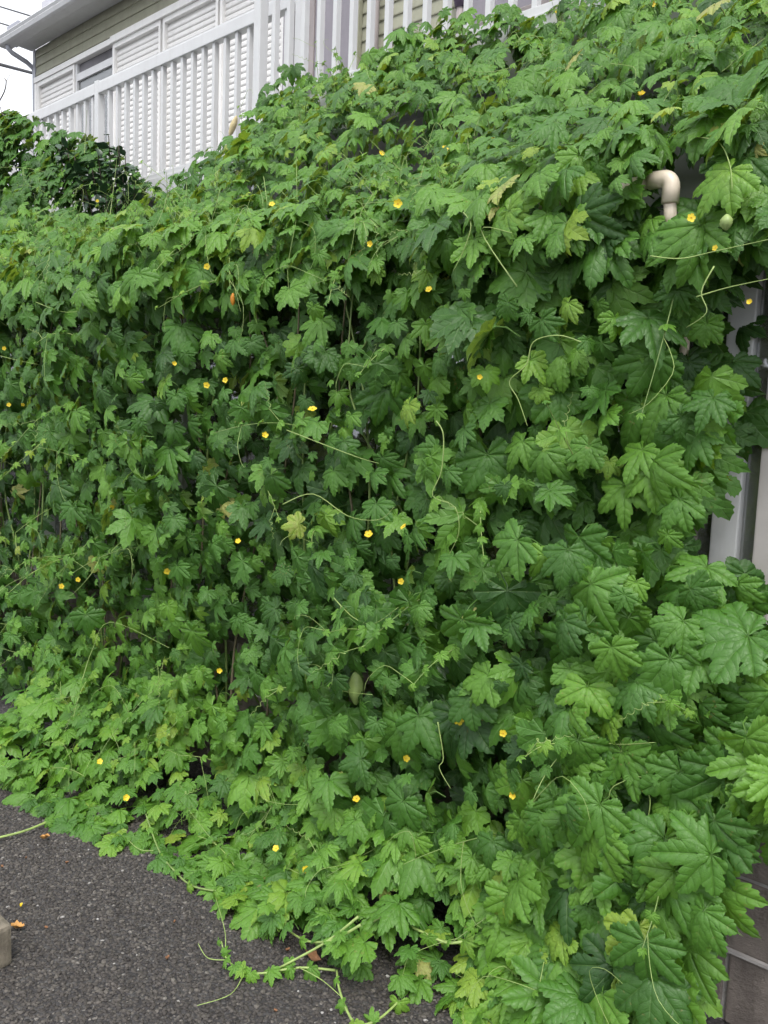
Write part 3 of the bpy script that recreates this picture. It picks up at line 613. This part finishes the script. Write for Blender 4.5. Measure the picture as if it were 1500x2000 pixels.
# ------------------------------------------------------------------ shoots, tendrils, runners (each one a part)
VINES = {
 'curtain': empty('bitter_melon_vine', 'bitter melon vine hanging as a dense green curtain down the lean-to front', 'vine', 'bitter melon vines'),
 'roof': empty('bitter_melon_vine', 'bitter melon vine spread over the sloping lean-to roof below the balcony', 'vine', 'bitter melon vines'),
 'clump': empty('bitter_melon_vine', 'large-leaved bitter melon clump at the right end by the block wall', 'vine', 'bitter melon vines'),
 'foot': empty('bitter_melon_vine', 'bright green bitter melon runners creeping out over the asphalt', 'vine', 'bitter melon vines'),
 'mound': empty('bitter_melon_vine', 'dark bitter melon mound over the shrub at the far left', 'vine', 'bitter melon vines')}
def inside(P):
    X, Y, Z = P
    return Y > PY[0] and Z < np.interp(Y, PY, PZ)
def on_sheet(px, py, out=0.06):
    """where the pixel's ray meets the leaf cover, then a little nearer"""
    r = ray(px, py); r = r/np.linalg.norm(r); tt = 0.8
    while tt < 9:
        P = CAM+r*tt
        if P[2] < 0.03: return P
        f = np.interp(P[0], [p[0] for p in FOOT], [p[1] for p in FOOT])-1.5
        if inside((P[0], P[1]-f*np.clip(1-P[2]/.45, 0, 1), P[2])): return P-r*(out+0.05)
        if P[1] > 3.2 and P[0] < -4.9 and P[2] < 3.6: return P-r*out
        tt += 0.01
    return CAM+r*4
def shoot_leaves(vine, path, n, s0, s1, tone0=.72):
    for i in range(n):
        f = 0.15+0.85*i/max(1, n-1); p = path[min(len(path)-1, int(f*(len(path)-1)))]
        S = s0+(s1-s0)*f
        nn = unit(np.array([[rng.normal(0, .4), -0.8+rng.normal(0, .3), .7+rng.normal(0, .3)]])); dn = np.array([[rng.normal(0, .8), -.3, rng.normal(-.5, .5)]])
        tt = unit(dn-nn*np.sum(dn*nn)); add_leaves(vine, np.array([p+nn[0]*0.01]), nn, tt, [S], [np.clip(tone0+rng.normal(0, .08), 0, .92)], [int(rng.choice(YOUNG_IDX))])
def tendril(vine, pts, r0=.0010, r1=.0005, mat=None, name='tendril', k=5, n=4):
    q = MB().tube(smooth_path(pts, k), r0, r1, n=n); return q.build(name, mat or TENDRIL, VINES[vine], smooth=True)
def coil(p, d, turns, rad, length):
    d = np.array(d, float)/np.linalg.norm(d); a = np.cross(d, [0.3, 1, .2]); a /= np.linalg.norm(a); b = np.cross(d, a)
    return [p+d*length*i/(turns*8)+(a*math.cos(i*.785)+b*math.sin(i*.785))*rad*(1-i/(turns*10)) for i in range(turns*8)]
def free_shoot(vine, P, Nn, ln, nl, s0=.075, s1=.028):
    d = Nn*rng.uniform(.3, .9)+np.array([rng.normal(0, .6), rng.normal(-.15, .2), rng.normal(-.05, .55)]); d /= np.linalg.norm(d)
    g = np.array([rng.normal(0, .25), 0, -rng.uniform(.1, .9)]); pts = [P+d*ln*u+g*ln*u*u*.8-Nn*.05*(1-u) for u in (0, .25, .5, .75, 1.0)]
    path = smooth_path(pts, 5); MB().tube(path, .0019, .0008, n=5).build('stem', STEM if rng.random() < .55 else TENDRIL, VINES[vine], smooth=True)
    shoot_leaves(vine, path, nl, s0, s1, tone0=rng.uniform(.5, .78))
    for _ in range(rng.integers(1, 3)):
        s = path[rng.integers(len(path)//3, len(path))]; e = np.array([rng.normal(0, .7), -rng.uniform(0, .5), rng.normal(-.1, .6)]); e /= np.linalg.norm(e); L2 = rng.uniform(.08, .22)
        b2 = np.cross(e, [0, -1.0, .2])*L2*rng.uniform(-.5, .5); tp = [s, s+e*L2*.3+b2*.6, s+e*L2*.65+b2, s+e*L2*.95+b2*.4+np.array([0, 0, -.03]), s+e*L2-b2*.3+np.array([0, 0, -.05])]
        if rng.random() < .35: tp = tp[:2]+coil(tp[1], e, 4, .006, L2*.6)
        tendril(vine, tp, k=3)
def scatter_shoots(vine, n, x0, x1, v0, v1, ln, nl):
    X = rng.uniform(x0, x1, n); v = rng.uniform(v0, v1, n); P, Nn = sheet(X, v); P = P+Nn*(lump(X, v)+.03)[:, None]; k = keep_mask(P)
    for p, nn in zip(P[k], Nn[k]): free_shoot(vine, p, nn, rng.uniform(*ln), int(rng.integers(*nl)))
scatter_shoots('curtain', 46, -4.6, -0.75, V_FOOT, V_CREST, (.12, .34), (3, 7))
scatter_shoots('roof', 60, -5.0, -0.5, V_CREST, V_END, (.12, .32), (3, 7))
scatter_shoots('roof', 60, -4.9, -1.4, V_CREST-.05, V_CREST+.5, (.10, .28), (3, 7))
scatter_shoots('foot', 22, -3.3, -0.7, .08, V_FOOT, (.10, .24), (3, 6))
scatter_shoots('clump', 5, -0.95, -0.45, V_FOOT, V_FOOT+.6, (.12, .25), (3, 5))
for _ in range(14):
    X = rng.uniform(-7.4, -4.9); free_shoot('mound', np.array([X, 2.9, rng.uniform(2.5, 3.3)]), np.array([0, -1., .3]), rng.uniform(.15, .35), 4)
# tendrils and bare shoots seen against the curtain
for vn, pl in (('curtain', [(1135, 668), (1090, 655), (1042, 668), (1028, 712), (995, 745), (1012, 780), (1030, 832)]), ('curtain', [(852, 822), (866, 850), (862, 920), (845, 968), (888, 990), (896, 1040), (876, 1085)]),
               ('curtain', [(566, 1310), (610, 1298), (632, 1310), (655, 1345), (727, 1357)]), ('curtain', [(652, 1168), (690, 1206), (730, 1218), (778, 1186)]),
               ('curtain', [(552, 985), (612, 965), (680, 1008), (740, 1015), (770, 990)]), ('curtain', [(855, 1410), (866, 1480), (858, 1500), (880, 1540)]),
               ('curtain', [(1115, 1345), (1080, 1420), (1040, 1450)]), ('curtain', [(1112, 1368), (1150, 1420), (1190, 1452), (1280, 1450)]),
               ('curtain', [(1268, 1475), (1262, 1530), (1270, 1570), (1255, 1630), (1225, 1660)]), ('curtain', [(560, 840), (690, 890), (740, 905)]),
               ('roof', [(905, 415), (920, 440), (905, 490), (885, 530)]), ('roof', [(1340, 268), (1400, 275), (1425, 320), (1430, 370)]), ('roof', [(1010, 560), (940, 450), (1000, 455)]),
               ('curtain', [(1270, 500), (1330, 505), (1400, 490), (1500, 468)]), ('curtain', [(1395, 520), (1370, 570), (1380, 610), (1340, 640)]), ('curtain', [(1360, 580), (1420, 562), (1500, 545)]),
               ('roof', [(515, 345), (522, 400), (585, 300), (580, 385)][0:2]), ('roof', [(578, 262), (580, 385)]), ('roof', [(1205, 235), (1240, 222), (1300, 235), (1330, 258)]),
               ('roof', [(1360, 115), (1390, 85), (1480, 50)]), ('roof', [(1410, 140), (1460, 100), (1500, 70)]), ('curtain', [(160, 1330), (180, 1270), (215, 1215), (330, 1265)]),
               ('mound', [(215, 420), (225, 340), (232, 270)]), ('mound', [(165, 300), (168, 250), (170, 215)]), ('curtain', [(0, 695), (40, 705), (75, 712)]), ('curtain', [(70, 590), (130, 610), (200, 595)])):
    pts = [on_sheet(x, y, .10) for x, y in pl]
    med = sorted(np.linalg.norm(p-CAM) for p in pts)[len(pts)//2]
    pts = [CAM+(p-CAM)/np.linalg.norm(p-CAM)*min(np.linalg.norm(p-CAM), med+.10) for p in pts]
    tendril(vn, pts, .0020, .0008, name='stem')
# runners on the asphalt
def runner(pl, z, r0, r1, mat, nl=0, s=(.075, .03), tone0=.68):
    pts = [hit(x, y, 2, zz) for (x, y), zz in zip(pl, z if hasattr(z, '__len__') else [z]*len(pl))]
    path = smooth_path(pts, 6); MB().tube(path, r0, r1, n=6).build('runner', mat, VINES['foot'], smooth=True)
    if nl: shoot_leaves('foot', path, nl, *s, tone0=tone0)
runner([(285, 1590), (310, 1660), (340, 1700), (375, 1730), (425, 1741)], [.08, .03, .02, .02, .03], .0028, .0034, STEM, 5, (.035, .055))
runner([(925, 1835), (874, 1841), (822, 1819), (775, 1795)], [.14, .12, .12, .12], .0045, .0034, TENDRIL, 3, (.08, .05))
runner([(705, 1806), (649, 1836), (601, 1838), (558, 1812), (532, 1773), (528, 1752)], [.17, .11, .06, .04, .04, .05], .0042, .0018, TENDRIL, 4, (.06, .028))
runner([(700, 1790), (640, 1838), (565, 1880), (545, 1890)], [.17, .10, .04, .02], .004, .003, TENDRIL)
runner([(655, 1895), (584, 1890), (510, 1901), (471, 1895), (443, 1873), (432, 1838)], [.03, .025, .02, .02, .03, .06], .0036, .002, TENDRIL, 9, (.085, .03))
runner([(658, 1895), (662, 1929), (679, 1977), (700, 2002), (740, 1990), (780, 1955)], .03, .0034, .003, TENDRIL, 5, (.03, .07))
runner([(440, 1860), (439, 1817), (421, 1752)], [.03, .05, .02], .0016, .0009, TENDRIL)
runner([(443, 1875), (406, 1871), (387, 1843)], [.03, .02, .03], .0016, .0009, TENDRIL)
runner([(476, 1903), (450, 1942), (385, 1964)], .012, .0016, .0009, TENDRIL)
runner([(585, 1890), (630, 1915), (672, 1952)], .03, .0015, .001, TENDRIL)
runner([(-20, 1640), (45, 1624), (95, 1604)], .02, .0040, .0046, TENDRIL, 2, (.06, .05))
runner([(250, 1640), (275, 1660), (315, 1660)], .02, .0015, .001, TENDRIL)
runner([(960, 1700), (940, 1780), (905, 1845), (960, 1880)], [.25, .16, .1, .08], .002, .001, TENDRIL)
runner([(800, 1700), (770, 1770), (730, 1800)], [.22, .16, .12], .0035, .003, TENDRIL)

# old woody stems deep in the curtain
for i in range(26):
    x = rng.uniform(-4.7, -1.3); pts = [(x+rng.normal(0, .04)*k, 2.03+rng.normal(0, .02), .1+.5*k) for k in range(5)]
    MB().tube(smooth_path(pts, 4), .006, .003, n=5).build('stem', OLDSTEM if i % 2 else STEM, VINES['curtain'], smooth=True)

# ------------------------------------------------------------------ flowers and fruit
def flower_mesh(sd_):
    r_ = random.Random(sd_); q = MB(); n_ = 5; cup = r_.uniform(.1, .7)
    for k in range(n_):
        a0 = 2*math.pi*k/n_; b = len(q.v); L_ = r_.uniform(.85, 1.1)
        for (u, ww) in ((.08, .06), (.4, .34), (.75, .46), (1.0, .22)):
            for sg in (-1, 0, 1):
                rr = u*L_; zz = cup*u*u*.7-(.10 if sg == 0 else 0)+r_.uniform(-.03, .03); px_ = rr; py_ = sg*ww*L_
                q.v.append((px_*math.cos(a0)-py_*math.sin(a0), px_*math.sin(a0)+py_*math.cos(a0), zz))
        for i in range(3):
            for c in range(2): q.f.append((b+i*3+c, b+i*3+c+1, b+i*3+c+4, b+i*3+c+3))
    b = len(q.v); q.tube([(0, 0, -.02), (0, 0, .12), (0, 0, .2)], .14, .09, n=6); nf = len(q.f)
    me = q.mesh('flower', PETAL, smooth=True); me.materials.append(STAMEN)
    for i in range(n_*6, nf): me.polygons[i].material_index = 1
    return me
FME = [flower_mesh(i) for i in range(5)]
FLOWERS = [(937, 737), (610, 798), (517, 850), (440, 742), (404, 752), (340, 710), (326, 1116), (465, 1057), (152, 1132), (219, 990), (428, 1310), (788, 1028), (720, 1044), (783, 1135), (983, 1432), (793, 1482),
 (896, 1406), (1002, 1553), (696, 1560), (539, 1657), (597, 1698), (1132, 1877), (246, 1558), (195, 1487), (838, 565), (723, 477), (531, 398), (777, 398), (988, 427), (1397, 484), (1464, 590),
 (1095, 203), (1112, 211), (797, 138), (783, 146), (826, 110), (404, 520), (122, 447), (8, 680), (45, 790), (90, 840), (17, 790), (1252, 184), (1087, 22), (1275, 8), (605, 285), (600, 252), (693, 168),
 (320, 395), (676, 222), (636, 295), (500, 425), (960, 268), (1350, 425), (120, 1145), (202, 490), (190, 392), (1010, 250), (1160, 265), (870, 290), (745, 300), (548, 372)]
for i, (x, y) in enumerate(FLOWERS):
    P = on_sheet(x, y, .07); vn = 'foot' if P[2] < .42 else ('mound' if (P[1] > 2.6 and P[0] < -4.9) else ('roof' if P[2] > 2.2 else 'curtain'))
    o = obj('flower', FME[i % 5], VINES[vn], P); s_ = rng.uniform(.0105, .0165)*(.6 if (np.linalg.norm(P-CAM) < 2.3 and P[2] > 1.6) else .85); o.scale = (s_,)*3
    dv = Vector(CAM-P).normalized()+Vector((rng.normal(0, .5), rng.normal(0, .3), .35+rng.normal(0, .35))); o.rotation_euler = dv.to_track_quat('Z', 'Y').to_euler()
def gourd(name, vine, P, L_, r_, mat, lean=(0, 0)):
    n_, m_ = 14, 12; q = MB()
    for j in range(m_+1):
        u = j/m_; rr = r_*(math.sin(math.pi*min(1, u*.96+.02))**.7); 
        for k in range(n_): 
            k2 = 1+.13*math.cos(7*2*math.pi*k/n_)+random.uniform(-.07, .07); a0 = 2*math.pi*k/n_; q.v.append((rr*k2*math.cos(a0)+lean[0]*u, rr*k2*math.sin(a0)+lean[1]*u, -L_*u))
    for j in range(m_):
        for k in range(n_): a0, b0 = j*n_+k, j*n_+(k+1) % n_; q.f.append((a0, b0, b0+n_, a0+n_))
    o = q.build(name, mat, VINES[vine], smooth=True); o.location = P; return o
gourd('gourd', 'roof', on_sheet(1420, 418, .08), .034, .012, FRUIT)
gourd('gourd', 'curtain', on_sheet(455, 572, -.03), .045, .009, FRUIT_RIPE)
gourd('gourd', 'roof', hit(462, 226, 1, 3.85), .14, .022, FRUIT_DRY, (-.05, -.02))
gourd('gourd', 'curtain', on_sheet(697, 1310, .01), .11, .025, FRUIT)

# ------------------------------------------------------------------ dark shrub poking through the mound
sh = empty('evergreen_shrub', 'evergreen shrub with dark glossy leaves poking through the left vine mound', 'shrub')
tips = [((212, 265), 3.3), ((232, 285), 3.3), ((190, 290), 3.3), ((245, 305), 3.3), ((225, 320), 3.3), ((130, 290), 3.3), ((112, 282), 3.3), ((145, 305), 3.3), ((240, 345), 3.3), ((262, 360), 3.25), ((250, 375), 3.25),
        ((235, 390), 3.2), ((272, 400), 3.2), ((205, 380), 3.2), ((160, 345), 3.2), ((10, 245), 3.3), ((0, 210), 3.3), ((22, 265), 3.3), ((-10, 230), 3.3), ((150, 320), 3.25), ((180, 330), 3.25), ((120, 330), 3.25)]
tr = MB().tube([(-6.4, 3.5, 0), (-6.35, 3.48, .8), (-6.3, 3.45, 1.7), (-6.2, 3.42, 2.5)], .05, .03, n=8).build('trunk', BARK, sh, smooth=True)
q = MB(); b = 0
for u, ww, zz in ((0, .02, 0), (.25, .22, .02), (.5, .27, .03), (.75, .19, 0.0), (1.0, .01, -.08)):
    for sg in (-1, 0, 1): q.v.append((sg*ww, u, zz+(.06 if sg else 0)))
for i in range(4):
    for c in range(2): q.f.append((i*3+c, i*3+c+1, i*3+c+4, i*3+c+3))
dme = q.mesh('leaf', DARKLEAF, smooth=True)
for (px, py), yy in tips:
    T_ = hit(px, py, 1, yy); base = np.array([-6.2+0.55*(T_[0]+6.2), 3.42, 2.5+0.35*(T_[2]-2.5)])
    path = smooth_path([base, (base+T_)/2+[0, .04, -.08], T_], 4); MB().tube(path, .007, .003, n=5).build('branch', BARK, sh, smooth=True)
    for k in range(13):
        u = .72+.28*k/12; p = path[min(len(path)-1, int(u*(len(path)-1)))]; 
        d = Vector((rng.normal(0, .9), rng.normal(-.2, .6), rng.uniform(-.6, .5))).normalized()
        o = obj('leaf', dme, sh, p); s_ = rng.uniform(.075, .12); o.scale = (s_,)*3
        nn = Vector((rng.normal(0, .4), -.4, 1)); xax = d.cross(nn).normalized(); zz = xax.cross(d)
        o.rotation_euler = Matrix((xax, d, zz)).transposed().to_euler()
# bare twig against the sky
MB().tube(smooth_path([hit(-6, 205, 1, 3.3), hit(8, 180, 1, 3.3), hit(12, 160, 1, 3.3), hit(9, 153, 1, 3.3)], 3), .006, .004, n=5).build('branch', BARK, sh, smooth=True)
MB().tube(smooth_path([hit(12, 160, 1, 3.3), hit(20, 146, 1, 3.3), hit(34, 145, 1, 3.3)], 3), .002, .001, n=4).build('branch', BARK, sh, smooth=True)

# ------------------------------------------------------------------ turn the leaf lists into parts and masses
allP = []; cat = {}
for vn, d in leaves.items():
    cat[vn] = {k: np.concatenate([np.atleast_1d(x) if k not in 'PNT' else np.atleast_2d(x) for x in d[k]]) for k in d}
# which leaves show largest: a coarse depth buffer of points spread over each leaf
GW, GH = 500, 667
pts2 = np.array([(x, y) for y in np.linspace(-.3, .95, 8) for x in np.linspace(-.75, .75, 8) if math.hypot(x, y) < .85])
buf = np.full(GW*GH, 1e9); own = np.full(GW*GH, -1, np.int64); base_id = {}; cnt = 0; rec = []
for vn, c in cat.items():
    base_id[vn] = cnt; n = len(c['P']); sc_ = (c['S']/1.45)[:, None, None]; xa = np.cross(c['T'], c['N'])
    W3 = c['P'][:, None]+sc_*(xa[:, None]*pts2[None, :, :1]+c['T'][:, None]*pts2[None, :, 1:])
    x, y, z = proj(W3.reshape(-1, 3)); ids = np.repeat(np.arange(n)+cnt, len(pts2)); gx = (x/1500*GW).astype(int); gy = (y/2000*GH).astype(int)
    ok = (z > .2) & (x > 0) & (x < 1500) & (y > 0) & (y < 2000); rec.append((gy[ok]*GW+gx[ok], z[ok], ids[ok])); cnt += n
cell = np.concatenate([r[0] for r in rec]); zz = np.concatenate([r[1] for r in rec]); ids = np.concatenate([r[2] for r in rec])
order = np.lexsort((zz, cell)); cell, ids = cell[order], ids[order]; first = np.concatenate([[True], cell[1:] != cell[:-1]])
vis = np.bincount(ids[first], minlength=cnt)
for vn, c in cat.items():
    n = len(c['P']); v_ = vis[base_id[vn]:base_id[vn]+n]; top = np.argsort(-v_)[:300]; top = top[v_[top] > 0]
    xa = np.cross(c['T'], c['N']); sc_ = c['S']/1.45; par = VINES[vn]
    for i in top:
        o = obj('leaf', LEAF_ME[int(c['idx'][i])], par); s_ = sc_[i]; X_, Y_, Z_, P_ = xa[i]*s_, c['T'][i]*s_, c['N'][i]*s_, c['P'][i]
        o.matrix_world = Matrix(((X_[0], Y_[0], Z_[0], P_[0]), (X_[1], Y_[1], Z_[1], P_[1]), (X_[2], Y_[2], Z_[2], P_[2]), (0, 0, 0, 1)))
        o.color = (float(c['tone'][i]), float(rng.random()), 0, 1)
    rest = np.setdiff1d(np.arange(n), top); VV, TT, UU, to, se = [], [], [], [], []; off = 0
    for b_ in range(NB):
        r_ = rest[c['idx'][rest] == b_]
        if not len(r_): continue
        V, U, T = BANK_LO[b_]; m_ = len(V)
        W3 = c['P'][r_][:, None]+sc_[r_][:, None, None]*(xa[r_][:, None]*V[None, :, :1]+c['T'][r_][:, None]*V[None, :, 1:2]+c['N'][r_][:, None]*V[None, :, 2:])
        VV.append(W3.reshape(-1, 3)); TT.append((T[None]+(np.arange(len(r_))*m_)[:, None, None]+off).reshape(-1, 3)); UU.append(np.tile(U, (len(r_), 1)))
        to.append(np.repeat(c['tone'][r_], m_)); se.append(np.repeat(rng.random(len(r_)), m_)); off += len(r_)*m_
    if VV:
        o = obj('foliage', mesh_np('foliage', np.vstack(VV), np.vstack(TT), LEAF_MASS, uv=np.vstack(UU), attrs={'tone': np.concatenate(to), 'seed': np.concatenate(se)}), par); o['kind'] = 'stuff'
print('leaves', cnt, {k: len(c['P']) for k, c in cat.items()}, 'tris hi', [len(b[2]) for b in BANK_HI][:7], 'lo', [len(b[2]) for b in BANK_LO][:7])
